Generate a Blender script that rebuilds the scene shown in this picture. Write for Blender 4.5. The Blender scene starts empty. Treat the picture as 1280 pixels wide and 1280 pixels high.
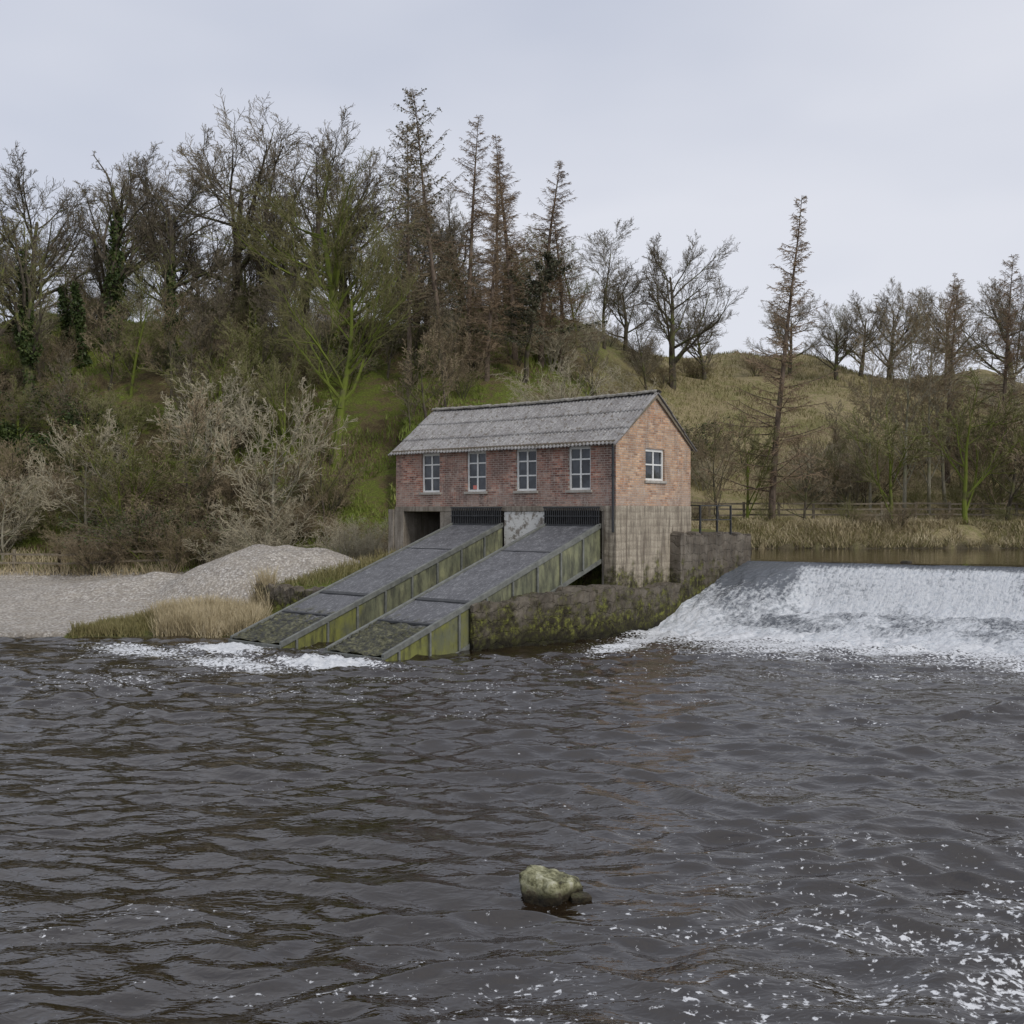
import bpy, math, random
import numpy as np
from mathutils import Vector
random.seed(7); RNG=np.random.default_rng(7)
scene=bpy.context.scene
H=3.85
CX,CY=3.32,35.0
CA,SA=math.cos(math.radians(40)),math.sin(math.radians(40))
ROT=-math.radians(40)
# ------------------------------------------------------------ helpers
def link(o): scene.collection.objects.link(o); return o
def empty(name,loc=(0,0,0),rot=0):
    e=bpy.data.objects.new(name,None); e.location=loc; e.rotation_euler=(0,0,rot); e.empty_display_size=.5
    return link(e)
def np_mesh(name,V,F,mats,mi=None,smooth=False,attrs=None):
    V=np.asarray(V,dtype=np.float32); F=np.asarray(F,dtype=np.int32)
    k=F.shape[1]; me=bpy.data.meshes.new(name)
    me.vertices.add(len(V)); me.vertices.foreach_set('co',V.ravel())
    me.loops.add(F.size); me.loops.foreach_set('vertex_index',F.ravel())
    me.polygons.add(len(F)); me.polygons.foreach_set('loop_start',np.arange(0,F.size,k,dtype=np.int32))
    for m in mats: me.materials.append(m)
    if mi is not None: me.polygons.foreach_set('material_index',np.asarray(mi,dtype=np.int32))
    me.update(calc_edges=True)
    me.polygons.foreach_set('use_smooth',np.full(len(F),smooth,dtype=bool))
    if attrs:
        for n,a in attrs.items():
            at=me.attributes.new(n,'FLOAT','POINT'); at.data.foreach_set('value',np.asarray(a,dtype=np.float32).ravel())
    return me
def obj(name,me,parent=None,loc=(0,0,0),rot=0,scale=None):
    o=bpy.data.objects.new(name,me); o.location=loc; o.rotation_euler=(0,0,rot)
    if scale is not None: o.scale=(scale,)*3 if not hasattr(scale,'__len__') else scale
    if parent: o.parent=parent
    return link(o)
class MB:
    def __init__(s): s.v=[]; s.f=[]; s.m=[]
    def poly(s,pts,m=0):
        b=len(s.v); s.v+= [tuple(p) for p in pts]; s.f.append(tuple(range(b,b+len(pts)))); s.m.append(m)
    def box(s,x0,x1,y0,y1,z0,z1,m=0):
        s.hexa([(x0,y0,z0),(x1,y0,z0),(x1,y1,z0),(x0,y1,z0),(x0,y0,z1),(x1,y0,z1),(x1,y1,z1),(x0,y1,z1)],m)
    def hexa(s,p,m=0):
        b=len(s.v); s.v+=p
        for f in ((0,3,2,1),(4,5,6,7),(0,1,5,4),(1,2,6,5),(2,3,7,6),(3,0,4,7)):
            s.f.append(tuple(b+i for i in f)); s.m.append(m)
    def make(s,name,mats,parent=None,bevel=0,smooth=False,loc=(0,0,0),rot=0):
        me=bpy.data.meshes.new(name); me.from_pydata(s.v,[],s.f)
        for m in mats: me.materials.append(m)
        me.polygons.foreach_set('material_index',s.m)
        if smooth: me.polygons.foreach_set('use_smooth',[True]*len(s.f))
        me.update(); o=obj(name,me,parent,loc,rot)
        if bevel:
            b=o.modifiers.new('bevel','BEVEL'); b.width=bevel; b.segments=2; b.limit_method='ANGLE'
        return o
_T=RNG.random((8,256,256))
def vnoise(x,y,s=0):
    x=np.asarray(x,float); y=np.asarray(y,float)
    xi=np.floor(x).astype(int); yi=np.floor(y).astype(int); fx=x-xi; fy=y-yi
    fx=fx*fx*(3-2*fx); fy=fy*fy*(3-2*fy); T=_T[s%8]
    a=T[xi&255,yi&255]; b=T[(xi+1)&255,yi&255]; c=T[xi&255,(yi+1)&255]; d=T[(xi+1)&255,(yi+1)&255]
    return (a*(1-fx)+b*fx)*(1-fy)+(c*(1-fx)+d*fx)*fy-.5
def fbm(x,y,s=0,o=4):
    r=0;a=1.0
    for i in range(o):
        r=r+a*vnoise(x*2**i+17.3*i,y*2**i+5.1*i,s+i); a*=.5
    return r
def sm(a,b,x):
    t=np.clip((np.asarray(x,float)-a)/(b-a),0,1); return t*t*(3-2*t)
def local(X,Y):
    dx=X-CX; dy=Y-CY
    return CA*dx-SA*dy, SA*dx+CA*dy
# ------------------------------------------------------------ node helpers
class M:
    def __init__(s,name,rough=.8,spec=.3):
        s.m=bpy.data.materials.new(name); s.m.use_nodes=True; s.nt=s.m.node_tree; s.n=s.nt.nodes; s.l=s.nt.links
        s.b=s.n['Principled BSDF']; s.b.inputs['Roughness'].default_value=rough
        s.b.inputs['Specular IOR Level'].default_value=spec
        s.tc=s.n.new('ShaderNodeTexCoord')
    def co(s,scale=(1,1,1),rot=(0,0,0),kind='Object',loc=(0,0,0)):
        mp=s.n.new('ShaderNodeMapping'); mp.inputs['Scale'].default_value=scale; mp.inputs['Rotation'].default_value=rot; mp.inputs['Location'].default_value=loc
        s.l.new(s.tc.outputs[kind],mp.inputs[0]); return mp.outputs[0]
    def geo(s,out): g=s.n.new('ShaderNodeNewGeometry'); return g.outputs[out]
    def noise(s,vec,scale,detail=5,rough=.55,dist=0):
        t=s.n.new('ShaderNodeTexNoise'); t.inputs['Scale'].default_value=scale; t.inputs['Detail'].default_value=detail
        t.inputs['Roughness'].default_value=rough; t.inputs['Distortion'].default_value=dist
        s.l.new(vec,t.inputs['Vector']); return t.outputs[0]
    def voro(s,vec,scale,out='Distance',feature='F1'):
        t=s.n.new('ShaderNodeTexVoronoi'); t.feature=feature; t.inputs['Scale'].default_value=scale; s.l.new(vec,t.inputs['Vector']); return t.outputs[out]
    def ramp(s,fac,stops):
        r=s.n.new('ShaderNodeValToRGB'); e=r.color_ramp.elements
        while len(e)<len(stops): e.new(.5)
        for i,(p,c) in enumerate(stops):
            e[i].position=p; e[i].color=(c,c,c,1) if not hasattr(c,'__len__') else (*c,1)
        s.l.new(fac,r.inputs[0]); return r.outputs[0]
    def put(s,v,sock):
        if isinstance(v,bpy.types.NodeSocket): s.l.new(v,sock)
        elif hasattr(v,'__len__'): sock.default_value=(*v,1)
        else: sock.default_value=v
    def mix(s,f,a,b,mode='MIX'):
        x=s.n.new('ShaderNodeMix'); x.data_type='RGBA'; x.blend_type=mode
        s.put(f,x.inputs[0]); s.put(a,x.inputs[6]); s.put(b,x.inputs[7]); return x.outputs[2]
    def math(s,op,a,b=0,clamp=False):
        x=s.n.new('ShaderNodeMath'); x.operation=op; x.use_clamp=clamp
        s.put(a,x.inputs[0]); s.put(b,x.inputs[1]); return x.outputs[0]
    def attr(s,name):
        a=s.n.new('ShaderNodeAttribute'); a.attribute_name=name; return a.outputs['Fac']
    def sep(s,vec):
        x=s.n.new('ShaderNodeSeparateXYZ'); s.l.new(vec,x.inputs[0]); return x.outputs
    def comb(s,a,b,c=0.):
        x=s.n.new('ShaderNodeCombineXYZ'); s.put(a,x.inputs[0]); s.put(b,x.inputs[1]); s.put(c,x.inputs[2]); return x.outputs[0]
    def color(s,c): s.put(c,s.b.inputs['Base Color']); return s
    def rough(s,c): s.put(c,s.b.inputs['Roughness']); return s
    def bump(s,h,strength=.5,dist=.05,prev=None):
        b=s.n.new('ShaderNodeBump'); b.inputs['Strength'].default_value=strength; b.inputs['Distance'].default_value=dist
        s.l.new(h,b.inputs['Height'])
        if prev: s.l.new(prev,b.inputs['Normal'])
        s.l.new(b.outputs[0],s.b.inputs['Normal']); return b.outputs[0]
    def rnd(s):
        o=s.n.new('ShaderNodeObjectInfo'); return o.outputs['Random']
# ------------------------------------------------------------ materials
def bark(name,dark,light,moss,mossamt):
    m=M(name,.9,.2); c=m.co((1,1,.35)); n=m.noise(c,6,3,.6); base=m.ramp(n,[(.3,dark),(.7,light)])
    n2=m.noise(m.co(),1.3,3); z=m.sep(m.geo('Normal'))
    mm=m.ramp(m.math('ADD',n2,m.math('MULTIPLY',z[2],.1)),[(.62-mossamt*.35,0.),(.78-mossamt*.35,1.)])
    m.color(m.mix(mm,base,moss)); return m.m
def twig(name,a,b):
    m=M(name,.85,.2); r=m.rnd(); n=m.noise(m.co(),.7,2)
    m.color(m.ramp(m.math('ADD',m.math('MULTIPLY',r,.5),m.math('MULTIPLY',n,.5)),[(.2,a),(.8,b)])); return m.m
def leafm(name,a,b,c,sc=1.5):
    m=M(name,.6,.3); n=m.noise(m.co(),sc,3); v=m.noise(m.co(),14,1)
    m.color(m.ramp(m.math('ADD',m.math('MULTIPLY',n,.6),m.math('MULTIPLY',v,.4)),[(.33,a),(.5,b),(.66,c)])); return m.m
M_bark=bark('bark_grey',(.035,.03,.022),(.15,.125,.095),(.12,.13,.04),.4)
M_barkmoss=bark('bark_mossy',(.045,.04,.018),(.14,.125,.07),(.14,.17,.03),.85)
M_barklarch=bark('bark_larch',(.07,.052,.038),(.22,.17,.13),(.13,.13,.06),.2)
M_barkpale=bark('bark_pale',(.15,.14,.10),(.38,.35,.27),(.21,.22,.12),.35)
M_twig=twig('twig_grey_brown',(.12,.10,.07),(.22,.185,.13))
M_twigolive=twig('twig_olive',(.15,.14,.06),(.26,.24,.125))
M_twiglarch=twig('twig_larch',(.21,.145,.09),(.33,.245,.16))
M_twigpale=twig('twig_pale',(.33,.29,.20),(.49,.44,.32))
M_twigbrown=twig('twig_brown',(.18,.14,.085),(.32,.255,.165))
M_ivy=leafm('ivy_leaf',(.018,.032,.008),(.045,.068,.016),(.11,.14,.04))
M_needle=leafm('conifer_needle',(.025,.028,.016),(.055,.06,.03),(.12,.10,.055))
M_bramble=leafm('bramble_leaf',(.06,.075,.015),(.15,.16,.04),(.27,.24,.09),.8)
M_grassgreen=leafm('grass_green',(.09,.115,.018),(.16,.205,.032),(.26,.27,.075),.3)
M_grassolive=leafm('grass_olive',(.13,.125,.045),(.23,.205,.085),(.33,.27,.145),.3)
M_grasstan=leafm('grass_straw',(.28,.225,.125),(.45,.375,.23),(.60,.51,.34),.8)
# ground
g=M('ground',.95,.15); c=g.co()
nA=g.noise(c,.22,5,.6); nB=g.noise(c,2.2,7,.65); nC=g.noise(c,9,5,.7)
mixn=g.math('ADD',g.math('MULTIPLY',nA,.55),g.math('MULTIPLY',nB,.45))
hill=g.ramp(mixn,[(.38,(.11,.08,.042)),(.46,(.17,.135,.065)),(.51,(.145,.165,.035)),(.60,(.17,.225,.035))])
hill=g.mix(g.ramp(nC,[(.38,.55),(.62,0.)]),hill,(.048,.038,.02))
tan=g.ramp(mixn,[(.38,(.21,.21,.075)),(.46,(.31,.27,.135)),(.53,(.38,.31,.18)),(.62,(.25,.23,.095))])
tan=g.mix(g.ramp(nC,[(.38,.5),(.62,0.)]),tan,(.13,.105,.055))
col=g.mix(g.attr('tan'),hill,tan)
vc=g.voro(c,11,'Color'); peb=g.ramp(g.sep(vc)[0],[(0,(.33,.30,.26)),(.5,(.52,.48,.42)),(1,(.74,.70,.64))])
vd=g.voro(c,11); peb=g.mix(g.ramp(vd,[(.3,0.),(.6,.6)]),peb,(.22,.19,.16))
peb=g.mix(g.ramp(nB,[(.42,.0),(.7,.5)]),peb,(.46,.40,.32))
gf=g.ramp(g.math('ADD',g.attr('gravel'),g.math('MULTIPLY',g.math('SUBTRACT',nB,.5),.9)),[(.4,0.),(.6,1.)])
col=g.mix(gf,col,peb)
wet=g.attr('wet'); col=g.mix(wet,col,(.07,.058,.04)); g.color(col)
g.bump(g.math('ADD',nC,g.math('MULTIPLY',vd,.6)),.8,.12); M_ground=g.m
# brick
def brickmat(name,axis,darker):
    m=M(name,.88,.2); s=m.sep(m.co()); vec=m.comb(s[0] if axis=='x' else s[1],s[2])
    b=m.n.new('ShaderNodeTexBrick'); b.inputs['Scale'].default_value=1; b.inputs['Brick Width'].default_value=.225; b.inputs['Row Height'].default_value=.075
    b.inputs['Mortar Size'].default_value=.010; b.inputs['Mortar Smooth'].default_value=.3; b.inputs['Bias'].default_value=0
    b.inputs['Color1'].default_value=(0,0,0,1); b.inputs['Color2'].default_value=(1,1,1,1); b.inputs['Mortar'].default_value=(.5,.5,.5,1)
    m.l.new(vec,b.inputs['Vector'])
    n=m.noise(m.co(),1.1,5,.65); n2=m.noise(m.co(),14,5,.7)
    f=m.math('ADD',m.math('MULTIPLY',b.outputs['Color'],.55),m.math('MULTIPLY',n2,.45))
    if darker: st=[(.2,(.13,.068,.055)),(.38,(.31,.13,.09)),(.56,(.47,.205,.14)),(.8,(.62,.42,.32))]  # front wall takes these darker, redder stops; other walls the lighter orange
    else: st=[(.2,(.25,.14,.085)),(.40,(.46,.24,.13)),(.58,(.60,.345,.19)),(.82,(.72,.52,.35))]
    br=m.ramp(f,st); z=s[2]
    grime=m.ramp(n,[(.42,.0),(.58,.7 if darker else .6)])
    br=m.mix(grime,br,(.30,.195,.155) if darker else (.47,.33,.22))
    zg=m.math('MULTIPLY',m.math('SUBTRACT',5.0,z),.9,True)
    br=m.mix(m.math('MULTIPLY',zg,m.ramp(m.noise(m.co(),2.2,6,.7),[(.38,.15),(.58,.85)])),br,(.38,.31,.26))
    dk=m.ramp(m.noise(m.co((1.3,1.3,.5),(0,0,0),'Object',(3,1,0)),1.4,6,.65),[(.48,0.),(.60,.7)])
    br=m.mix(dk,br,(.14,.09,.075) if darker else (.24,.16,.115))
    lime=m.ramp(m.noise(m.co((3,3,.9)),2.5,6,.7),[(.53,0.),(.65,.65)])
    br=m.mix(lime,br,(.54,.47,.41))
    col=m.mix(b.outputs['Fac'],br,m.ramp(n2,[(.3,(.30,.25,.21)),(.7,(.54,.47,.41))])); m.color(col)
    m.bump(m.math('SUBTRACT',n2,b.outputs['Fac']),.7,.015); return m.m
M_brickF=brickmat('brick_front','x',True); M_brickG=brickmat('brick_gable','y',False)
def concrete(name,base,dark,mossz=None,blocks=None,white=False,courses=False,mossamt=.9,stain=.7):
    m=M(name,.9,.2); c=m.co(); n=m.noise(c,1.4,7,.65); n2=m.noise(c,18,5,.7); st=m.noise(m.co((5,5,.5)),1.6,6,.65)
    col=m.ramp(n,[(.3,dark),(.62,base)])
    col=m.mix(m.ramp(st,[(.45,0.),(.62,stain)]),col,(.13,.105,.08))
    col=m.mix(m.ramp(n2,[(.35,.35),(.6,0.)]),col,(.15,.13,.10))
    hgt=n2; s=m.sep(c)
    if white: 
        col=m.mix(m.ramp(m.noise(c,3,6,.7),[(.44,0.),(.5,.95)]),col,(.72,.71,.67))
    if courses:
        w=m.n.new('ShaderNodeTexWave'); w.wave_type='BANDS'; w.bands_direction='Z'; w.inputs['Scale'].default_value=1.3; w.inputs['Distortion'].default_value=2.; w.inputs['Detail'].default_value=3
        m.l.new(c,w.inputs[0]); col=m.mix(m.ramp(w.outputs[1],[(.0,.30),(.22,0.)]),col,(.17,.14,.11)); hgt=m.math('ADD',n2,m.math('MULTIPLY',w.outputs[1],.4))
    if blocks:
        b=m.n.new('ShaderNodeTexBrick'); b.inputs['Scale'].default_value=1; b.inputs['Brick Width'].default_value=blocks[0]; b.inputs['Row Height'].default_value=blocks[1]
        b.inputs['Mortar Size'].default_value=blocks[2]; b.inputs['Mortar Smooth'].default_value=.8
        b.inputs['Color1'].default_value=(.35,.35,.35,1); b.inputs['Color2'].default_value=(1,1,1,1); b.inputs['Mortar'].default_value=(.35,.35,.35,1)
        w1=m.noise(c,1.7,3); w2=m.noise(c,2.3,3)
        dv=m.comb(m.math('ADD',m.math('ADD',s[0],s[1]),m.math('MULTIPLY',w1,.9)),m.math('ADD',s[2],m.math('MULTIPLY',w2,.55)))
        m.l.new(dv,b.inputs['Vector']); col=m.mix(.35,col,m.mix(1.,col,b.outputs['Color'],'MULTIPLY'))
        hgt=m.math('SUBTRACT',n2,m.math('MULTIPLY',b.outputs['Fac'],.8))
    if mossz is not None:
        z=s[2]; f=m.math('ADD',m.math('MULTIPLY',m.math('SUBTRACT',mossz,z),.7),m.math('MULTIPLY',m.math('SUBTRACT',m.noise(c,1.9,7,.7),.5),3.2))
        f=m.ramp(f,[(.0,0.),(.5,mossamt)])
        mc=m.ramp(m.noise(c,5,7,.75),[(.38,(.022,.019,.013)),(.49,(.05,.046,.02)),(.58,(.12,.125,.028)),(.68,(.25,.26,.05))])
        col=m.mix(f,col,mc)
        wl=m.ramp(m.math('ADD',z,m.math('MULTIPLY',n,.5)),[(.35,1.),(.7,0.)]); col=m.mix(m.math('MULTIPLY',wl,.85),col,(.018,.016,.011))
    m.color(col); m.bump(hgt,.8,.03); return m.m
M_conc=concrete('concrete_weathered',(.49,.43,.335),(.32,.275,.21),2.15,None,False,True,.9,.85)
M_concF=concrete('concrete_front',(.38,.34,.285),(.19,.165,.13),1.2)
M_concW=concrete('concrete_peeling_whitewash',(.42,.39,.34),(.28,.25,.21),1.0,None,True)
M_stone=concrete('stone_wall_mossy',(.20,.175,.14),(.07,.06,.048),1.4,(.8,.34,.03))
M_stoned=concrete('stone_wall_dark',(.24,.21,.17),(.06,.052,.045),2.1,(.7,.3,.03))
# roof
m=M('roof_corrugated_sheet',.85,.25); c=m.co(); n=m.noise(c,1.2,6,.65); n2=m.noise(c,16,5,.75); st=m.noise(m.co((6,.6,.6)),2,5,.6)
col=m.ramp(n,[(.3,(.22,.21,.205)),(.65,(.37,.36,.35))]); col=m.mix(m.ramp(st,[(.4,.5),(.6,0.)]),col,(.15,.14,.135))
col=m.mix(m.ramp(n2,[(.55,0.),(.65,.75)]),col,(.60,.59,.55)); col=m.mix(m.ramp(m.noise(c,7,6,.7),[(.54,0.),(.62,.85)]),col,(.12,.10,.075))
m.color(col); m.bump(n2,.6,.02); M_roof=m.m
def plain(name,a,b,rough=.7,spec=.3,sc=5,metal=0):
    m=M(name,rough,spec); n=m.noise(m.co(),sc,6,.65); m.color(m.ramp(n,[(.3,a),(.7,b)])); m.b.inputs['Metallic'].default_value=metal; m.bump(n,.2,.01); return m.m
M_white=plain('window_paint_white',(.68,.68,.64),(.88,.88,.85),.5,.4,9)
M_sill=plain('stone_sill',(.28,.26,.22),(.48,.45,.40),.85,.2,8)
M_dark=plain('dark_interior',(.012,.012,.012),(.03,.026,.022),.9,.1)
M_steel=plain('dark_painted_steel',(.025,.027,.03),(.065,.066,.066),.5,.4,6)
M_steelg=plain('galvanised_steel_beam',(.10,.105,.095),(.22,.225,.20),.5,.4,5)
M_ridge=plain('ridge_cap',(.15,.135,.11),(.38,.36,.32),.9,.2,6)
M_wood=plain('weathered_wood',(.12,.10,.07),(.28,.24,.18),.9,.2,7)
M_red=plain('red_sign',(.6,.12,.09),(.7,.3,.25),.5,.3,30)
m=M('window_glass',.04,.6); n=m.noise(m.co(),2.3,2); m.color(m.ramp(n,[(.35,(.012,.015,.018)),(.7,(.07,.08,.09))])); m.bump(n,.15,.03); M_glass=m.m
# chute deck
m=M('chute_screen_deck',.42,.5); c=m.co(); s=m.sep(c); n=m.noise(c,2.2,6,.7); n2=m.noise(c,22,4,.7); 
w=m.n.new('ShaderNodeTexWave'); w.wave_type='BANDS'; w.bands_direction='Y'; w.inputs['Scale'].default_value=5.5; w.inputs['Distortion'].default_value=.5; m.l.new(c,w.inputs[0])
col=m.ramp(n,[(.3,(.085,.085,.09)),(.7,(.19,.19,.20))]); col=m.mix(m.ramp(w.outputs[1],[(.3,.55),(.6,0.)]),col,(.035,.035,.037))
col=m.mix(m.ramp(m.noise(m.co((1.6,.6,1)),9,7,.85),[(.52,0.),(.62,.65)]),col,(.44,.44,.44))
f=m.math('ADD',m.math('MULTIPLY',m.math('SUBTRACT',-7.4,s[1]),.9),m.math('MULTIPLY',m.math('SUBTRACT',n,.5),3.))
mc=m.ramp(m.noise(c,6,5,.7),[(.4,(.022,.02,.014)),(.52,(.06,.058,.022)),(.64,(.17,.16,.08))])
col=m.mix(m.ramp(f,[(.0,0.),(.5,1.)]),col,mc); m.color(col); m.rough(m.ramp(n2,[(.3,.3),(.7,.6)])); m.bump(m.math('ADD',n2,w.outputs[1]),.5,.015); M_deck=m.m
m=M('chute_side_panel',.6,.3); c=m.co(); s=m.sep(c); n=m.noise(c,1.5,6,.65); st=m.noise(m.co((2,2,.5)),2.5,6,.7)
col=m.ramp(n,[(.3,(.13,.14,.09)),(.55,(.22,.225,.135)),(.7,(.31,.31,.17))]); col=m.mix(m.ramp(st,[(.42,0.),(.62,.8)]),col,(.055,.055,.045))
f=m.math('ADD',m.math('MULTIPLY',m.math('SUBTRACT',-6.2,s[1]),.5),m.math('MULTIPLY',m.math('SUBTRACT',n,.5),3.))
col=m.mix(m.ramp(f,[(.0,0.),(.7,.85)]),col,m.ramp(st,[(.35,(.045,.045,.02)),(.55,(.22,.225,.055))])); m.color(col); m.bump(n,.3,.02); M_panel=m.m
# water
def water(name,base,foamy,sc=1.,bs=.016,ior=1.6,sp=.75):
    m=M(name,.03,sp); m.b.inputs['IOR'].default_value=ior
    c=m.co(); 
    w1=m.noise(m.co((1,2.2,1),(0,0,.15)),3.8*sc,2,.5,.8); w2=m.noise(m.co((1,1.7,1),(0,0,-.3)),11*sc,2,.5,.4)
    m.bump(m.math('ADD',w1,m.math('MULTIPLY',w2,.32)),1.,bs)
    if foamy:
        fo=m.attr('foam')
        a=m.noise(m.co((1,1.2,1)),12,4,.6,.3); d=m.noise(m.co((.35,1,1),(0,0,.35)),.9,4,.6)
        v=m.math('ADD',m.math('MULTIPLY',a,.8),m.math('MULTIPLY',d,.35))
        th=m.math('SUBTRACT',m.math('ADD',v,m.math('MULTIPLY',fo,.42)),.835)
        ff=m.ramp(th,[(0.,0.),(.06,.85)])
        m.color(m.mix(ff,base,m.ramp(a,[(.3,(.52,.54,.55)),(.6,(.78,.79,.80))]))); m.rough(m.mix(ff,(.03,)*3,(.7,)*3))
    else: m.color(base)
    return m.m
M_river=water('river_water',(.018,.0115,.006),True)
M_pool=water('pool_water',(.03,.02,.011),False,.5,.006,1.33,.5)
m=M('weir_white_water',.35,.5); c=m.co(); fo=m.attr('foam')
s1=m.noise(m.co((5,.9,1.)),1.5,6,.7,.4); s2=m.noise(m.co((1,.6,1)),9,5,.75)
v=m.math('ADD',m.math('ADD',m.math('MULTIPLY',s1,.8),m.math('MULTIPLY',s2,.8)),m.math('MULTIPLY',fo,.55))
ff=m.ramp(m.math('SUBTRACT',v,.895),[(0.,0.),(.30,1.)])
m.color(m.mix(ff,(.15,.165,.185),m.ramp(s2,[(.3,(.55,.60,.65)),(.55,(.87,.89,.91))]))); m.rough(m.mix(ff,(.15,)*3,(.65,)*3))
m.bump(m.math('ADD',s1,s2),1.,.14); M_weir=m.m
m=M('boulder_stone',.75,.35); c=m.co(); n=m.noise(c,8,7,.75); z=m.sep(c)[2]
col=m.ramp(n,[(.36,(.04,.035,.022)),(.46,(.17,.165,.085)),(.56,(.38,.37,.23)),(.68,(.60,.58,.46))]); f=m.math('ADD',m.math('MULTIPLY',m.math('SUBTRACT',.13,z),7.),m.math('MULTIPLY',m.math('SUBTRACT',n,.5),2.5))
col=m.mix(m.ramp(f,[(0.,0.),(.5,1.)]),col,m.ramp(n,[(.4,(.012,.010,.008)),(.65,(.07,.055,.03))])); m.color(col); m.bump(n,.9,.04); M_rock=m.m

# ------------------------------------------------------------ terrain
def terr(X,Y):
    X=np.asarray(X,float); Y=np.asarray(Y,float); lx,ly=local(X,Y)
    shore=33.7+1.0*vnoise(X*.25,0*X,1)-.05*np.clip(-12-X,0,30)
    A=np.minimum(Y-shore,np.maximum(-lx-7.45,np.minimum(ly-.35,-lx-.3-.75*np.clip(ly-8.2,0,100))))
    B=Y-53.4-1.0*fbm(X*.3,Y*0,2)
    grav=.10+.055*(Y-shore)+.12*fbm(X*.5,Y*.5,3)
    r=np.sqrt(((X+8.9)/4.6)**2+((Y-43)/3.8)**2); mound=2.0*(1-np.clip(r/1.2,0,1)**1.6)*sm(1.2,.9,r)**.5
    mound=np.minimum(mound,1.72+.18*fbm(X*.7,Y*.7,5))
    r2=np.sqrt(((X+14)/6.)**2+((Y-43.5)/3.)**2); mound=np.maximum(mound,.8*np.clip(1-r2,0,1))
    mound=mound*(1+.16*fbm(X*1.2,Y*1.2,4))
    terr_=(1.30+.16*np.clip(ly+6.1,0,7))*sm(-6.6,-6.15,ly)*sm(-10.9,-10.1,lx)
    zA=np.maximum(grav+mound,terr_)
    zA=np.maximum(zA,2.35*sm(-13,-10,lx)*sm(-.2,1.5,ly)+.0*X)
    zA=zA+.7*sm(5,12,ly)*sm(-22,-4,lx)
    zB=2.0+1.15*sm(0,2.2,B)+.02*np.clip(B,0,30)
    zl=np.where(B>0,np.maximum(zA*(A>0),np.where(X>-6,zB,zA)),zA)
    Yf=47.5+13*sm(-2,14,X); q=(Y-Yf)/33.
    Ht=14.6-1.2*sm(2,16,X)-2.*sm(24,32,X)-3.0*sm(34,60,X)
    qq=np.clip(q,0,1); hill=Ht*(.5*qq+.5*qq*qq*(3-2*qq))
    hill=hill*(1+.10*fbm(X*.06+3,Y*.06,5))+ (1.2*fbm(X*.15,Y*.15,6,5))*sm(0,.25,q)
    hill=hill-.02*np.clip(Y-130,0,400)
    zl=zl+hill
    land=np.maximum(A,B)
    z=-1.3+(zl+1.3)*sm(-.5,.15,land)
    near=3.6*sm(5.5,1.0,Y); z=np.maximum(z,-1.3+near)
    return z,land,A,B,q
def axis(parts):
    a=[]
    for s,e,d in parts: a.append(np.arange(s,e,d))
    a.append([parts[-1][1]]); return np.concatenate(a)
def grid(xs,ys):
    X,Y=np.meshgrid(xs,ys); nx=len(xs); ny=len(ys)
    i=np.arange(nx*ny).reshape(ny,nx); F=np.stack([i[:-1,:-1],i[:-1,1:],i[1:,1:],i[1:,:-1]],-1).reshape(-1,4)
    return X,Y,F
xs=axis([(-600,-100,20),(-100,-45,2),(-45,48,.3),(48,100,2),(100,600,20)]); ys=axis([(-80,0,5),(0,30,1),(30,70,.3),(70,110,.6),(110,200,5),(200,900,25)])
X,Y,F=grid(xs,ys); Z,land,A,B,q=terr(X,Y); lx,ly=local(X,Y)
gravel=sm(0,.01,A)*sm(50.5,47,Y+1.5*fbm(X*.4,Y*.4,2))*sm(-2,-5,X)
gravel*=1-sm(-11.2,-10.4,lx)*sm(-7,-6,ly)*.75
gravel=gravel*(1-sm(-14.2,-13.2,X)*sm(-7,-8,X)*sm(37.5,35.8,Y)*.9)
tan_=sm(2,12,X)*sm(44,50,Y)
wet=np.maximum(sm(.22,.0,Z)*sm(-3,0,Z),0)*.75
wet=np.maximum(wet,sm(2.6,2.15,Z)*sm(-.6,.0,B)*(X>6)*.9)
me=np_mesh('terrain',np.stack([X,Y,Z],-1).reshape(-1,3),F,[M_ground],None,True,{'gravel':gravel,'tan':tan_,'wet':wet})
obj('terrain_ground',me)
def tz(x,y): return float(terr(np.array([x]),np.array([y]))[0][0])
# ------------------------------------------------------------ river
xs=axis([(-400,-60,10),(-60,-20,.6),(-20,20,.05),(20,60,.6),(60,400,10)])
ys=[-60,-20,0,4,6.5]; y=7.0
while y<42: ys.append(y); y+=.030+.0028*(y-7)
ys=np.array(ys+[44,46])
X,Y,F=grid(xs,ys); Z=np.zeros_like(X); DX=np.zeros_like(X); DY=np.zeros_like(X)
wx=X+.4*fbm(X*.4,Y*.4,1,3); wy=Y+.8*fbm(X*.3+9,Y*.35,2,4)
amp_mod=np.clip(.95+.9*fbm(X*.16,Y*.25,4,3),.5,1.4)
for i in range(96):
    lam=.26*(6.0**(RNG.random()**1.25)); th=math.pi/2+RNG.normal()*.42-.15; k=2*math.pi/lam
    a=.0064*lam**.95; ph=RNG.random()*6.28
    P=k*(math.cos(th)*wx+math.sin(th)*wy)+ph; sn=np.sin(P); Z+=a*sn; cs=np.cos(P)*a*.55; DX+=cs*math.cos(th); DY+=cs*math.sin(th)
Z*=amp_mod; lx,ly=local(X,Y)
near=sm(60,22,np.abs(X))
Yc=lambda l: 8.0+.17*(l-.4)
dt=(Yc(lx)-6.9)-ly
toe=np.exp(-np.clip(dt,0,50)/1.8)*sm(-.2,.6,lx)*(dt>-3)
foam=np.full_like(X,.24)+.16*fbm(X*.12,Y*.3,6,3)
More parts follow.
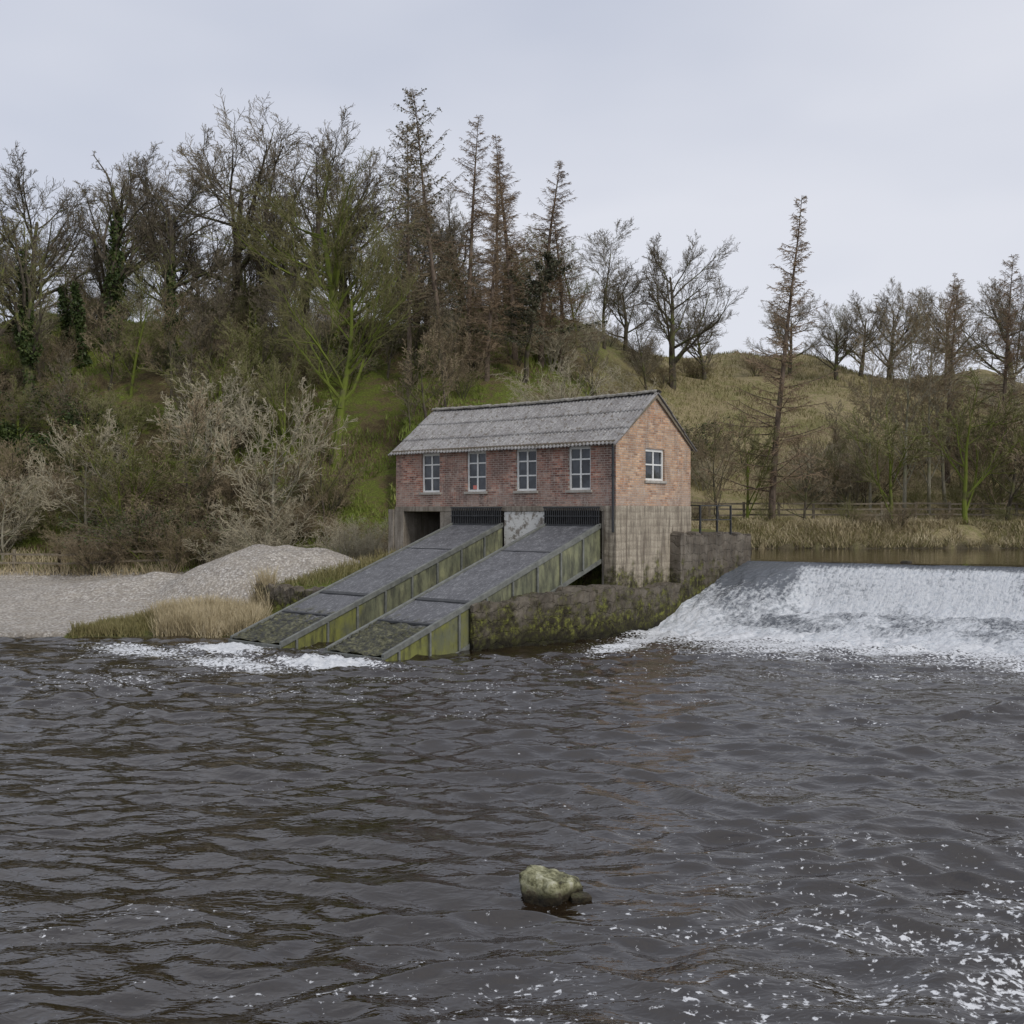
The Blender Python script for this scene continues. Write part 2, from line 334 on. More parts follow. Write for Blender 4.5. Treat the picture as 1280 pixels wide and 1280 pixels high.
foam+=.24*sm(14.5,9,Y)*sm(-3.,5.,X+.8*fbm(X*.4,Y*.4,3))
foam+=.12*np.exp(-((Y-26)/5)**2)
foam=np.maximum(foam,1.25*toe)
for cx_ in (-1.7,-5.9):
    e=np.exp(-(((lx-cx_)/1.9)**2+((ly+10.7)/1.15)**2)); foam=np.maximum(foam,1.25*e); Z+=.20*e*(.3+fbm(X*3,Y*3,2))
    e2=np.exp(-(((lx-cx_+1.6)/3.6)**2+((ly+12.3)/1.2)**2)); foam=np.maximum(foam,.86*e2)
foam=np.maximum(foam,.90*np.exp(-((lx-1.5+.25*ly)/1.0)**2)*sm(-7.5,-3,ly)*sm(3,0,ly))
foam=np.maximum(foam,.86*np.exp(-np.clip(dt-1.0,0,20)/6.)*sm(-1,2,lx))
Z+=toe*.24*fbm(X*2.2,Y*2.2,5)
rr=np.sqrt((X-.40)**2+(Y-10.9)**2); Z+=.012*np.exp(-((rr-.45)/.2)**2)
Z*=near; DX*=near; DY*=near
me=np_mesh('river',np.stack([X+DX*amp_mod,Y+DY*amp_mod,Z],-1).reshape(-1,3),F,[M_river],None,True,{'foam':foam}); obj('river_water',me)
xs=axis([(-20,0,.5),(0,40,.25),(40,300,5)]); tt=np.linspace(0,1,130)**1.5
Xl,T=np.meshgrid(xs,tt); 
Yl=Yc(np.clip(Xl,.4,80))+.25*sm(.4,-.3,Xl)-.05+T*120
Zl=np.full_like(Xl,2.05)-.03*np.exp(-T*120/.4)+.012*fbm(Xl*1.2,Yl*1.2,2)
_,_,F=grid(xs,tt)
me=np_mesh('pool',np.stack([Xl,Yl,Zl],-1).reshape(-1,3),F,[M_pool],None,True); obj('upper_river_pool_water',me,None,(CX,CY,0),ROT)
# weir apron
xs=axis([(.36,26,.05),(26,90,1)]); qs=np.linspace(-.03,1.12,150)
Xl,Q=np.meshgrid(xs,qs); Yl=Yc(Xl)-6.9*Q
prof_l=1-np.clip(Q,0,1.2); prof_l=2.03*(prof_l+.05*np.sin(np.clip(Q,0,1)*math.pi))
qa=np.clip(Q/.30,0,1); prof_r=2.03-1.55*(qa*qa*(3-2*qa)*.6+.4*qa)-.48*sm(.28,1.05,Q)
wr=sm(1.6,3.6,Xl+1.2*Q-.4+.6*fbm(Xl*.5,Yl*.3,2))
Zl=prof_l*(1-wr)+prof_r*wr
act=sm(.04,.35,Q)
Zl=Zl+act*(.14*fbm(Xl*1.8,Yl*.9,3,5)+.11*fbm(Xl*5,Yl*2.2,4,4))-.12*sm(1.0,1.12,Q)
fo_l=-.10+.55*sm(.1,.7,Q)+.55*sm(.6,1,Q)+.35*fbm(Xl*.9,Yl*.35,1)+.35*np.exp(-np.clip(Xl-.4,0,9)/.4)*sm(.2,.5,Q)
fo_r=-.1+.95*sm(.01,.07,Q)-.42*sm(.26,.36,Q)+.50*sm(.65,1.,Q)+.55*fbm(Xl*.8,Yl*.9,6)
fo=fo_l*(1-wr)+fo_r*wr
_,_,F=grid(xs,qs)
me=np_mesh('weir',np.stack([Xl,Yl,Zl],-1).reshape(-1,3),F[:,::-1],[M_weir],None,True,{'foam':fo}); obj('weir',me,None,(CX,CY,0),ROT)

# ------------------------------------------------------------ power house
house=empty('brick_hydro_power_house',(CX,CY,0),ROT)
L=10.06; W=4.6; zb=4.05; zt=6.17; zr=7.80
def wall(axis_,a0,a1,z0,z1,holes,depth,pos):
    mb=MB(); A_=sorted({a0,a1}|{h[0] for h in holes}|{h[1] for h in holes}); Z_=sorted({z0,z1}|{h[2] for h in holes}|{h[3] for h in holes})
    P=(lambda a,z,d:(a,pos+d,z)) if axis_=='x' else (lambda a,z,d:(pos-d,a,z))
    for i in range(len(A_)-1):
        for j in range(len(Z_)-1):
            am=(A_[i]+A_[i+1])/2; zm=(Z_[j]+Z_[j+1])/2
            if any(h[0]<am<h[1] and h[2]<zm<h[3] for h in holes): continue
            mb.poly([P(A_[i],Z_[j],0),P(A_[i+1],Z_[j],0),P(A_[i+1],Z_[j+1],0),P(A_[i],Z_[j+1],0)])
    for h in holes:
        c4=[(h[0],h[2]),(h[1],h[2]),(h[1],h[3]),(h[0],h[3])]
        for k in range(4):
            p,q_=c4[k],c4[(k+1)%4]; mb.poly([P(*p,0),P(*q_,0),P(*q_,depth),P(*p,depth)])
    return mb
wins=[(-8.71,-7.78),(-6.46,-5.53),(-4.17,-3.25),(-1.91,-1.0)]
holesF=[(a,b,4.57,6.02) for a,b in wins]
mb=wall('x',-L,0,zb,zt,holesF,.22,0); mb.make('front_wall',[M_brickF],house)
mb=wall('y',0,W,zb,zt,[(1.72,2.9,4.90,5.97)],.22,0); mb.poly([(0,0,zt),(0,W,zt),(0,W/2,zr-.02)]); mb.make('gable_wall',[M_brickG],house)
mb=MB(); mb.poly([(-L,0,zb),(-L,0,zt),(-L,W/2,zr-.02),(-L,W,zt),(-L,W,zb)]); mb.poly([(-L,W,zb),(-L,W,zt),(0,W,zt),(0,W,zb)]); mb.make('rear_walls',[M_brickG],house)
def window(name,ax,a0,a1,z0,z1,nc,rows):
    fr=MB(); gl=MB(); d=.10
    def bx(mbx,s0,s1,w0,w1,dd0,dd1):
        if ax=='x': mbx.box(s0,s1,dd0,dd1,w0,w1)
        else: mbx.box(-dd1,-dd0,s0,s1,w0,w1)
    t=.07
    bx(fr,a0,a0+t,z0,z1,d-.03,d+.05); bx(fr,a1-t,a1,z0,z1,d-.03,d+.05); bx(fr,a0+t,a1-t,z0,z0+t,d-.032,d+.05); bx(fr,a0+t,a1-t,z1-t-.03,z1,d-.032,d+.05)
    for i in range(1,nc): am=a0+(a1-a0)*i/nc; bx(fr,am-.032,am+.032,z0+t,z1-t-.03,d-.02,d+.04)
    for r in rows:
        zm=z0+(z1-z0)*r; xsn=[a0+t]+[a0+(a1-a0)*i/nc for i in range(1,nc)]+[a1-t]
        for i in range(nc):
            s0=xsn[i]+(.032 if i>0 else 0); s1=xsn[i+1]-(.032 if i<nc-1 else 0); bx(fr,s0,s1,zm-.025,zm+.025,d-.015,d+.035)
    bx(gl,a0+.02,a1-.02,z0+.02,z1-.02,d+.012,d+.018)
    fr.make(name+'_frame',[M_white],house,.006); gl.make(name+'_glass',[M_glass],house)
    s=MB(); 
    if ax=='x': s.box(a0-.08,a1+.08,-.06,d,z0-.09,z0-.004)
    else: s.box(-d,.06,a0-.08,a1+.08,z0-.09,z0-.004)
    s.make(name+'_sill',[M_sill],house,.01)
for i,(a,b) in enumerate(wins): window('window_%d'%(i+1),'x',a+.003,b-.003,4.573,6.017,2,(.36,.70))
window('gable_window','y',1.723,2.897,4.903,5.967,2,(.5,))
mb=MB(); mb.box(-6.22,-6.0,.095,.107,4.66,4.8); mb.make('window_notice',[M_red],house)
mb=MB()
for a,b in wins: mb.box(a-.06,b+.06,-.02,.1,6.02,6.10)
mb.make('window_lintels',[M_sill],house,.008)
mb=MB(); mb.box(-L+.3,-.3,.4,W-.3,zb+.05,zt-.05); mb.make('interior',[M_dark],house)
def roof_side(name,sgn):
    n=int((L+.35)/.024); cols=np.linspace(-L-.2,.14,n); V=[];F=[]
    def sheet(s0,s1,off):
        b=len(V); R=9
        for j in range(R):
            f=s0+(s1-s0)*j/(R-1)
            for i,x in enumerate(cols):
                y=W/2-sgn*(W/2+.24)*f; z=zr+.02-(zr-zt+.17)*f
                sag=-.05*math.sin(math.pi*(x+L)/L)*(1-.6*f)+.008*math.sin(x*1.7+f*3)
                z+=sag+off+.028*math.sin(2*math.pi*x/.152)+.02*float(vnoise(x/1.05//1*3.7,f*2//1*9.1,2))
                V.append((x,y,z))
        for j in range(R-1):
            for i in range(n-1):
                a=b+j*n+i; F.append((a,a+1,a+n+1,a+n) if sgn<0 else (a,a+n,a+n+1,a+1))
    sheet(0,.36,.05); sheet(.34,.70,.025); sheet(.68,1.0,0)
    me=np_mesh(name,V,F,[M_roof],None,True); o=obj(name,me,house); so=o.modifiers.new('s','SOLIDIFY'); so.thickness=.012
roof_side('roof_front',1); roof_side('roof_back',-1)
V=[];F=[]; nx=160
for i in range(nx):
    x=-L-.22+(L+.38)*i/(nx-1); sag=-.05*math.sin(math.pi*(x+L)/L); seg=.025*((x*1.1)%1)
    for k in range(7):
        a=math.radians(-20+220*k/6); jig=random.uniform(-.015,.015)
        V.append((x,W/2+.16*math.cos(a),zr+.06+sag+seg+.085*math.sin(a)+jig))
for i in range(nx-1):
    for k in range(6): a=i*7+k; F.append((a,a+7,a+8,a+1))
obj('roof_ridge_cap',np_mesh('ridge',V,F,[M_ridge],None,False),house)
mb=MB()
for sg in (1,-1):
    y0=W/2; y1=W/2-sg*(W/2+.22); z0=zr-.0; z1=zt-.16
    for xx in (.04,-L-.12):
        p=[(xx,y0,z0-.13),(xx+.04,y0,z0-.13),(xx+.04,y1,z1-.08),(xx,y1,z1-.08),(xx,y0,z0),(xx+.04,y0,z0),(xx+.04,y1,z1),(xx,y1,z1)]
        mb.hexa(p)
mb.make('barge_boards',[M_wood],house)
mb=MB(); mb.box(-L-.1,.05,-.13,-.03,zt-.10,zt-.02); mb.make('fascia',[M_wood],house)
mb=MB(); mb.box(-.11,-.04,-.09,-.02,3.2,zt-.1); mb.box(-.13,-.02,-.1,-.004,5.,5.06); mb.make('downpipe',[M_steel],house,.01)
mb=MB(); mb.box(-.45,.025,-.03,W+.02,-.6,zb-.002); mb.make('gable_plinth',[M_conc],house,.015)
mb=MB(); mb.box(-L-.03,-.452,-.035,.3,3.87,zb-.003); mb.make('ground_beam',[M_concF],house,.015)
mb=MB(); mb.box(-4.7,-2.9,.0,.6,-.6,3.868); mb.make('centre_pier',[M_concW],house,.015)
mb=MB(); mb.box(-7.75,-7.12,-.02,.5,-.6,3.868); mb.box(-L-.05,-9.62,-.05,W,-.6,3.868); mb.box(-L-.32,-L-.052,-.1,.6,-.6,3.95); mb.make('piers',[M_concF],house,.015)
mb=MB(); mb.box(-.55,-.452,.0,.5,-.6,3.868); mb.make('right_jamb',[M_concF],house)
mb=MB(); mb.box(-9.62,-.452,W-.15,W,-.6,zb-.01); mb.make('rear_base_wall',[M_concF],house)
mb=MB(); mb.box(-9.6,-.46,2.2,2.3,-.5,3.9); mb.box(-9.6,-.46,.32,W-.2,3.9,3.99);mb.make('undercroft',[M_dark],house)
# ------------------------------------------------------------ chutes
def chute(x0,x1):
    p=empty('screw_turbine_chute',(CX,CY,0),ROT)
    zt_=lambda y:3.46+.343*y
    y0=-.02; y1=-9.6
    nx,ny=12,200; V=[];F=[]
    for j in range(ny):
        y=y0+(y1-y0)*j/(ny-1)
        for i in range(nx):
            x=x0+.1+(x1-x0-.2)*i/(nx-1); rough=.08*float(j>155)*random.uniform(-.5,.6)
            V.append((x,y,zt_(y)-.02+rough-.012*math.sin(math.pi*i/(nx-1)*2)**2))
    for j in range(ny-1):
        for i in range(nx-1): a=j*nx+i; F.append((a,a+nx,a+nx+1,a+1))
    obj('screen_deck',np_mesh('deck',V,F,[M_deck],None,False),p)
    mb=MB()
    def beam(xa,xb,ya,yb,top,bot):
        za,zb_=zt_(ya),zt_(yb)
        mb.hexa([(xa,yb,zb_+bot),(xb,yb,zb_+bot),(xb,ya,za+bot),(xa,ya,za+bot),(xa,yb,zb_+top),(xb,yb,zb_+top),(xb,ya,za+top),(xa,ya,za+top)])
    for xa,xb in ((x0,x0+.1),(x1-.1,x1)):
        beam(xa,xb,y0,y1,.04,-.12)
        beam(xa,xb,y0,-7.0,-1.12,-1.26)
    y=-1.0
    while y>-9.4:
        for xa,xb in ((x0-.01,x0+.05),(x1-.05,x1+.012)):
            bt=max(-1.12,-.35-zt_(y)); mb.hexa([(xa,y-.035,zt_(y)+bt),(xb,y-.035,zt_(y)+bt),(xb,y+.035,zt_(y)+bt),(xa,y+.035,zt_(y)+bt),(xa,y-.035,zt_(y)-.121),(xb,y-.035,zt_(y)-.121),(xb,y+.035,zt_(y)-.121),(xa,y+.035,zt_(y)-.121)])
        y-=1.15
    mb.box(x0,x1,y1-.06,y1-.002,-.3,.12)
    mb.make('side_beams',[M_steelg],p,.008)
    mb=MB()
    beam(x0+.101,x1-.101,-6.15,-6.3,.014,-.03); beam(x0+.101,x1-.101,-7.7,-7.78,.03,-.03); beam(x0+.101,x1-.101,-2.4,-2.43,-.004,-.03)
    mb.make('deck_battens',[M_steel],p)
    mb=MB(); N=60
    for xx in (x0+.05,x1-.05):
        for i in range(N):
            a=y0+(y1-y0)*i/N; b=y0+(y1-y0)*(i+1)/N
            za,zb2=zt_(a),zt_(b); mb.poly([(xx,a,za-.1),(xx,b,zb2-.1),(xx,b,max(zb2-1.2,-.4)),(xx,a,max(za-1.2,-.4))])
    mb.make('side_panels',[M_panel],p)
    mb=MB(); zz0=3.44; zz1=3.98
    for xb in np.arange(x0+.03,x1-.0,.085): mb.box(xb,xb+.03,-.13,-.10,zz0,zz1)
    mb.box(x0,x1,-.15,-.09,zz1,zz1+.05); mb.box(x0,x1,-.155,-.095,zz0-.05,zz0); mb.box(x0,x1,-.152,-.092,3.70,3.73)
    mb.make('head_grating',[M_steel],p)
    mb=MB(); mb.box(x0,x1,-.06,-.04,3.3,3.9); mb.make('head_opening_shade',[M_dark],p)  # near-black sheet painted as the shade in the opening behind the grating
chute(-2.85,-.55); chute(-7.1,-4.7)
# ------------------------------------------------------------ walls
def roughwall(name,mat,outer,inner,tops,zbot=-.6):
    V=[];F=[]
    def interp(arr,f):
        n=len(arr)-1; i=min(int(f*n),n-1); t=f*n-i; return [a+(b-a)*t for a,b in zip(arr[i],arr[i+1])]
    N=90; K=16
    tops=[(t,) for t in tops]
    for i in range(N):
        f=i/(N-1); o=interp(outer,f); n_=interp(inner,f); t=interp(tops,f)[0]+.05*random.uniform(-1,1)+.06*math.sin(f*31)
        for k in range(K):
            z=zbot+(t-zbot)*k/(K-1); V.append((o[0]+random.uniform(-.03,.03),o[1]+random.uniform(-.025,.025),z))
        V.append((.5*(o[0]+n_[0]),.5*(o[1]+n_[1]),t+.05*random.uniform(-1,1)))
        V.append((n_[0],n_[1],t)); V.append((n_[0],n_[1],zbot))
    R=K+3
    for i in range(N-1):
        for k in range(R-1): a=i*R+k; F.append((a,a+R,a+R+1,a+1))
    me=bpy.data.meshes.new(name); caps=[tuple(range(R-1,-1,-1)),tuple(range((N-1)*R,N*R))]
    me.from_pydata(V,[],F+caps); me.materials.append(mat); me.update()
    return obj(name,me,None,(CX,CY,0),ROT)
roughwall('stone_river_wall',M_stone,[(-.42,-6.35),(-.1,-4.5),(.42,-2.4),(.5,-.8),(.5,1.2),(.45,3.3)],[(-.53,-6.35),(-.53,-4.5),(-.53,-2.4),(-.53,-.8),(-.1,1.2),(-.1,3.3)],[1.22,1.36,1.5,1.5,1.35,1.5])
roughwall('stone_river_wall',M_stoned,[(.44,3.2),(.46,5.5),(.44,8.25)],[(-.2,3.2),(-.2,5.5),(-.35,8.25)],[3.08,3.05,2.98])
roughwall('stone_river_wall',M_stoned,[(.44,8.25),(-1.5,9.6),(-4.5,11.5)],[(-.35,8.0),(-2,9.2),(-5,11)],[2.98,2.7,2.3])
roughwall('stone_retaining_wall',M_stone,[(-10.3,-6.3),(-8.8,-6.35),(-7.3,-6.3)],[(-10.3,-5.9),(-8.8,-5.9),(-7.3,-5.9)],[1.42,1.36,1.25],-.3)
roughwall('stone_retaining_wall',M_stone,[(-7.3,-6.3),(-7.3,-3),(-7.3,-.05)],[(-7.75,-6.3),(-7.75,-3),(-7.75,-.05)],[1.3,1.8,2.3])
mb=MB()
for xx,yy in ((.15,5.0),(.15,6.2),(.15,7.2),(-1.2,5.0)): mb.box(xx-.03,xx+.03,yy-.03,yy+.03,3.0,4.1)
for z in (3.55,4.06): mb.box(.13,.17,5.03,7.17,z,z+.04); mb.box(-1.17,.12,4.98,5.02,z,z+.04)
mb.make('steel_railing',[M_steel],None,0,False,(CX,CY,0),ROT)
import bmesh
def boulder(name,loc,s,seed,rot=.4):
    bm=bmesh.new(); bmesh.ops.create_icosphere(bm,subdivisions=5,radius=1)
    co=np.array([v.co[:] for v in bm.verts]); rs=np.random.default_rng(seed)
    for k in range(14):
        n=rs.normal(size=3); n[2]*=.5; n/=np.linalg.norm(n); dd=rs.uniform(.62,.85); pr=co@n; ex=np.clip(pr-dd,0,None); co-=ex[:,None]*n*.9
    ex=np.clip(co[:,2]-.60+.20*co[:,0],0,None); co[:,2]-=ex*.9
    co*=(1+.12*fbm(co[:,0]*1.6+5,co[:,1]*1.6+co[:,2]*1.6,seed))[:,None]+.09*fbm(co[:,0]*6,co[:,1]*6+co[:,2]*5,seed+1)[:,None]
    co*=np.array(s)
    for v,c_ in zip(bm.verts,co): v.co=c_
    me=bpy.data.meshes.new(name); bm.to_mesh(me); bm.free(); me.materials.append(M_rock); me.polygons.foreach_set('use_smooth',[True]*len(me.polygons)); return obj(name,me,None,loc,rot)
boulder('river_boulder',(.36,11.0,.0),(.34,.27,.37),8,0.); boulder('river_boulder',(.66,10.92,-.02),(.14,.14,.12),5)
boulder('river_boulder',(14.0,38.9,2.05),(.25,.2,.13),6)
# ------------------------------------------------------------ tree generator
def tubes(segs,sides):
    S=np.asarray(segs,dtype=np.float64); p0=S[:,0:3]; p1=S[:,3:6]; r0=S[:,6]; r1=S[:,7]
    d=p1-p0; d/=np.linalg.norm(d,axis=1,keepdims=True)+1e-9
    ref=np.where(np.abs(d[:,2:3])>.9,np.array([[1.,0,0]]),np.array([[0,0,1.]]))
    a=np.cross(d,ref); a/=np.linalg.norm(a,axis=1,keepdims=True)+1e-9; b=np.cross(d,a)
    n=len(S); V=np.zeros((n,2,sides,3))
    for k in range(sides):
        t=2*math.pi*k/sides; o=a*math.cos(t)+b*math.sin(t)
        V[:,0,k]=p0+o*r0[:,None]; V[:,1,k]=p1+o*r1[:,None]
    base=(np.arange(n)*2*sides)[:,None]; k=np.arange(sides)[None,:]; k2=(k+1)%sides
    F=np.stack([base+k,base+k2,base+sides+k2,base+sides+k],-1).reshape(-1,4)
    return V.reshape(-1,3),F
def leaves(P,size,rng):
    n=len(P); a=rng.normal(size=(n,3)); a/=np.linalg.norm(a,axis=1,keepdims=True); b=rng.normal(size=(n,3)); b-=a*(a*b).sum(1,keepdims=True); b/=np.linalg.norm(b,axis=1,keepdims=True)
    s=size*rng.uniform(.6,1.3,(n,1)); V=np.stack([P-a*s,P-b*s*.6,P+a*s,P+b*s*.6],1).reshape(-1,3)
    return V,np.arange(4*n).reshape(-1,4)
def assemble(name,parts,mats,smooth=False):
    V=[];F=[];MI=[];o=0
    for v,f,mi in parts:
        V.append(v);F.append(f+o);MI.append(np.full(len(f),mi));o+=len(v)
    return np_mesh(name,np.concatenate(V),np.concatenate(F),mats,np.concatenate(MI),smooth)
def grow(P,starts,rnd,rmin=.009):
    segs=[]; st=list(starts)
    while st:
        p,d,Ln,r,lv=st.pop(); n=P['n'][lv]; step=Ln/n; rr=r; nch=P['ch'][lv]; s0=P['st'][lv]
        fr=[s0+(1-s0)*(i+rnd.random())/nch for i in range(nch)]; ci=0
        w=P['w'][lv]; tr=P['tr'][lv]
        for i in range(n):
            dx,dy,dz=d[0]+rnd.gauss(0,w),d[1]+rnd.gauss(0,w),d[2]+rnd.gauss(0,w)+tr
            m=math.sqrt(dx*dx+dy*dy+dz*dz); d=(dx/m,dy/m,dz/m)
            q_=(p[0]+d[0]*step,p[1]+d[1]*step,p[2]+d[2]*step); r1=max(rmin*.7,r*(1-(1-P['tip'])*(i+1)/n))
            segs.append((*p,*q_,max(rr,rmin),max(r1,rmin*.8),lv))
            while ci<nch and fr[ci]<=(i+1)/n:
                f=fr[ci]; ci+=1; t=f*n-i; c=(p[0]+(q_[0]-p[0])*t,p[1]+(q_[1]-p[1])*t,p[2]+(q_[2]-p[2])*t)
                g1=(rnd.gauss(0,1),rnd.gauss(0,1),rnd.gauss(0,1)); dt_=g1[0]*d[0]+g1[1]*d[1]+g1[2]*d[2]
                pv=(g1[0]-d[0]*dt_,g1[1]-d[1]*dt_,g1[2]-d[2]*dt_); mm=math.sqrt(sum(k*k for k in pv))+1e-6
                A_=math.radians(P['an'][lv]*rnd.uniform(.6,1.3)); ca,sa=math.cos(A_),math.sin(A_)
                dc=(d[0]*ca+pv[0]/mm*sa,d[1]*ca+pv[1]/mm*sa,d[2]*ca+pv[2]/mm*sa)
                if P.get('nodown') and dc[2]<-.1: dc=(dc[0],dc[1],abs(dc[2])*.4)
                st.append((c,dc,Ln*P['ra'][lv]*(1-.5*(f-s0))*rnd.uniform(.7,1.2),max(rmin,rr*P['rr'][lv]),lv+1))
            p=q_; rr=r1
    return segs
def tree_mesh(name,segs,mats,extra=(),hn=None):
    S=np.array(segs); lv=S[:,8]; parts=[]
    for l,sd,mi in ((0,8,0),(1,5,0),(2,4,0)):
        s=S[lv==l]
        if len(s): v,f=tubes(s,sd); parts.append((v,f,mi))
    s=S[lv>=3]
    if len(s): v,f=tubes(s,3); parts.append((v,f,1))
    for e in extra: parts.append(e)
    if hn:
        zt_=max(p[0][:,2].max() for p in parts); k=hn/zt_; parts=[(p[0]*k,p[1],p[2]) for p in parts]
    return assemble(name,parts,mats)
OAK=dict(n=[8,7,5,3,2],ch=[15,10,8,7,0],st=[.22,.2,.15,.1,0],an=[56,38,40,42,0],ra=[.80,.50,.50,.5,0],rr=[.46,.46,.5,.55,0],tr=[.03,.07,.05,.03,.02],w=[.06,.11,.14,.18,.25],tip=.22,nodown=True)
SLIM=dict(n=[9,5,4,3,2],ch=[26,8,6,4,0],st=[.18,.15,.15,.1,0],an=[40,38,40,42,0],ra=[.38,.5,.5,.5,0],rr=[.36,.5,.5,.6,0],tr=[.04,.08,.05,.03,.02],w=[.03,.09,.13,.18,.25],tip=.12,nodown=True)
POLL=dict(n=[7,6,4,3,2],ch=[13,8,6,4,0],st=[.35,.2,.1,.1,0],an=[42,46,46,46,0],ra=[.55,.36,.42,.5,0],rr=[.5,.42,.42,.5,0],tr=[.02,.12,.08,.04,.02],w=[.06,.2,.2,.25,.3],tip=.35,nodown=True)
BUSH=dict(n=[5,4,3,2,2],ch=[6,6,5,0,0],st=[.15,.15,.1,.1,0],an=[33,38,42,45,0],ra=[.65,.6,.55,.5,0],rr=[.6,.6,.6,.6,0],tr=[-.01,0.02,.0,.0,0],w=[.10,.14,.2,.3,.3],tip=.4)
def T_oak(nm,seed,P=OAK,h=14,r=.34,frac=.55,mats=None,ivy=0,rmin=.0095):
    rnd=random.Random(seed); segs=grow(P,[((0,0,-.6),(rnd.gauss(0,.05),rnd.gauss(0,.05),1),h*frac,r,0)],rnd,rmin)
    ex=[]
    if ivy:
        S=np.array(segs); rs=np.random.default_rng(seed); s=S[(S[:,8]==0)|((S[:,8]==1)&(S[:,6]>.12))]; n=ivy
        Ls=np.linalg.norm(s[:,3:6]-s[:,:3],axis=1)*(s[:,6]+.1); idx=rs.choice(len(s),n,p=Ls/Ls.sum()); t=rs.random((n,1))
        P_=s[idx,:3]*(1-t)+s[idx,3:6]*t; off=rs.normal(size=(n,3)); off/=np.linalg.norm(off,axis=1,keepdims=True); lum=.8+.9*fbm(P_[:,2]*.9,P_[:,0]*2+P_[:,1]*2,3)
        P_=P_+off*(s[idx,6]*1.0+.34*rs.random(n)**.7)[:,None]*np.clip(lum,.3,2)[:,None]
        v,f=leaves(P_,.11,rs); ex.append((v,f,2))
    return tree_mesh(nm,segs,mats or [M_bark,M_twig,M_ivy],ex,h)
def T_larch(nm,seed,h=16,mats=None,lmax=3.2,low=.2,dens=95,needle=0,twist=.015,tw=.0115,pw=.75):
    rnd=random.Random(seed); segs=[]; n=16; p=(0,0,-.6); d=(0,0,1); pts=[]; r=.19
    for i in range(n):
        d=(d[0]+rnd.gauss(0,twist),d[1]+rnd.gauss(0,twist),1); m=math.sqrt(d[0]**2+d[1]**2+1); step=(h+.6)/n
        q_=(p[0]+d[0]/m*step,p[1]+d[1]/m*step,p[2]+step/m); r1=max(.015,.19*(1-(i+1)/n)**.8)
        segs.append((*p,*q_,r,r1,0)); pts.append((p,q_)); p=q_; r=r1
    NP=[]
    for j in range(dens):
        u=(j+rnd.random())/dens; f=low+(1-low)*(u**.92); f=min(f,.99); i=int(f*n); a,b=pts[min(i,n-1)]; t=f*n-i
        c=tuple(a[k]+(b[k]-a[k])*t for k in range(3)); az=rnd.random()*6.283
        Ln=lmax*(((1-f)/(1-low))**pw)*rnd.uniform(.35,1.2)+.18; el=math.radians(rnd.uniform(-22,12)+34*f)
        dd=[math.cos(az)*math.cos(el),math.sin(az)*math.cos(el),math.sin(el)]; q0=c; ns=5; rb=.014+.026*Ln/lmax; perp=(-math.sin(az),math.cos(az),0)
        for s in range(ns):
            dd[2]+=.08; dd[0]+=rnd.gauss(0,.1); dd[1]+=rnd.gauss(0,.1); m=math.sqrt(sum(k*k for k in dd)); st_=Ln/ns
            q1=tuple(q0[k]+dd[k]/m*st_ for k in range(3)); segs.append((*q0,*q1,rb,max(rb*.75,.010),2)); rb*=.78
            for u_ in range(2 if Ln<.6 else (4 if Ln<1.4 else 5)):
                tt_=rnd.random(); o=tuple(q0[k]+(q1[k]-q0[k])*tt_ for k in range(3)); sg=rnd.choice((-1,1)); l2=rnd.uniform(.3,.9)*(.14+.86*Ln/lmax)*(1-.1*s)+.09
                d2=(dd[0]*.6+perp[0]*sg,dd[1]*.6+perp[1]*sg,-.15+rnd.gauss(0,.35)); m2=math.sqrt(sum(k*k for k in d2)); e=tuple(o[k]+d2[k]/m2*l2 for k in range(3))
                segs.append((*o,*e,tw,tw*.7,3)); NP.append((o,e))
                for z_ in range(2):
                    t3=rnd.uniform(.2,.9); o3=tuple(o[k]+(e[k]-o[k])*t3 for k in range(3)); l3=rnd.uniform(.25,.7)*l2*.8
                    e3=(o3[0]+rnd.gauss(0,.6)*l3,o3[1]+rnd.gauss(0,.6)*l3,o3[2]-l3*rnd.uniform(0.,.9)); segs.append((*o3,*e3,tw*.85,tw*.6,4))
            q0=q1
    ex=[]
    if needle:
        rs=np.random.default_rng(seed); A_=np.array(NP); idx=rs.integers(0,len(A_),needle); t=rs.random((needle,1)); P_=A_[idx,0]*(1-t)+A_[idx,1]*t+rs.normal(size=(needle,3))*.08
        v,f=leaves(P_,.09,rs); ex.append((v,f,2))
    return tree_mesh(nm,segs,mats or [M_barklarch,M_twiglarch,M_needle],ex,h)
def T_bush(nm,seed,h=3.5,n=9,mats=None,spread=.6,P=BUSH,r=.03,leaf=0):
    rnd=random.Random(seed); st=[]
    for i in range(n):
        az=rnd.random()*6.283; k=spread*rnd.uniform(.2,1.2); st.append(((math.cos(az)*.4*rnd.random(),math.sin(az)*.4*rnd.random(),-.2),(math.cos(az)*k,math.sin(az)*k,1),h*rnd.uniform(.6,1),r,0))
    segs=grow(P,st,rnd,.008); segs=[s[:8]+(s[8]+1,) for s in segs]; ex=[]
    if leaf:
        rs=np.random.default_rng(seed); S=np.array(segs); idx=rs.integers(0,len(S),leaf); P_=S[idx,3:6]+rs.normal(size=(leaf,3))*.06; v,f=leaves(P_,.05,rs); ex=[(v,f,2)]
    return tree_mesh(nm,segs,mats,ex,h)
oaks=[T_oak('oak_a',11),T_oak('oak_b',12),T_oak('oak_c',13,mats=[M_barkmoss,M_twigolive,M_ivy]),T_oak('oak_d',21,mats=[M_bark,M_twig,M_ivy])]
mossy=T_oak('mossy',14,dict(OAK,ch=[13,9,8,6,0],st=[.3,.25,.15,.1,0]),16,.34,.6,[M_barkmoss,M_twigolive,M_ivy])
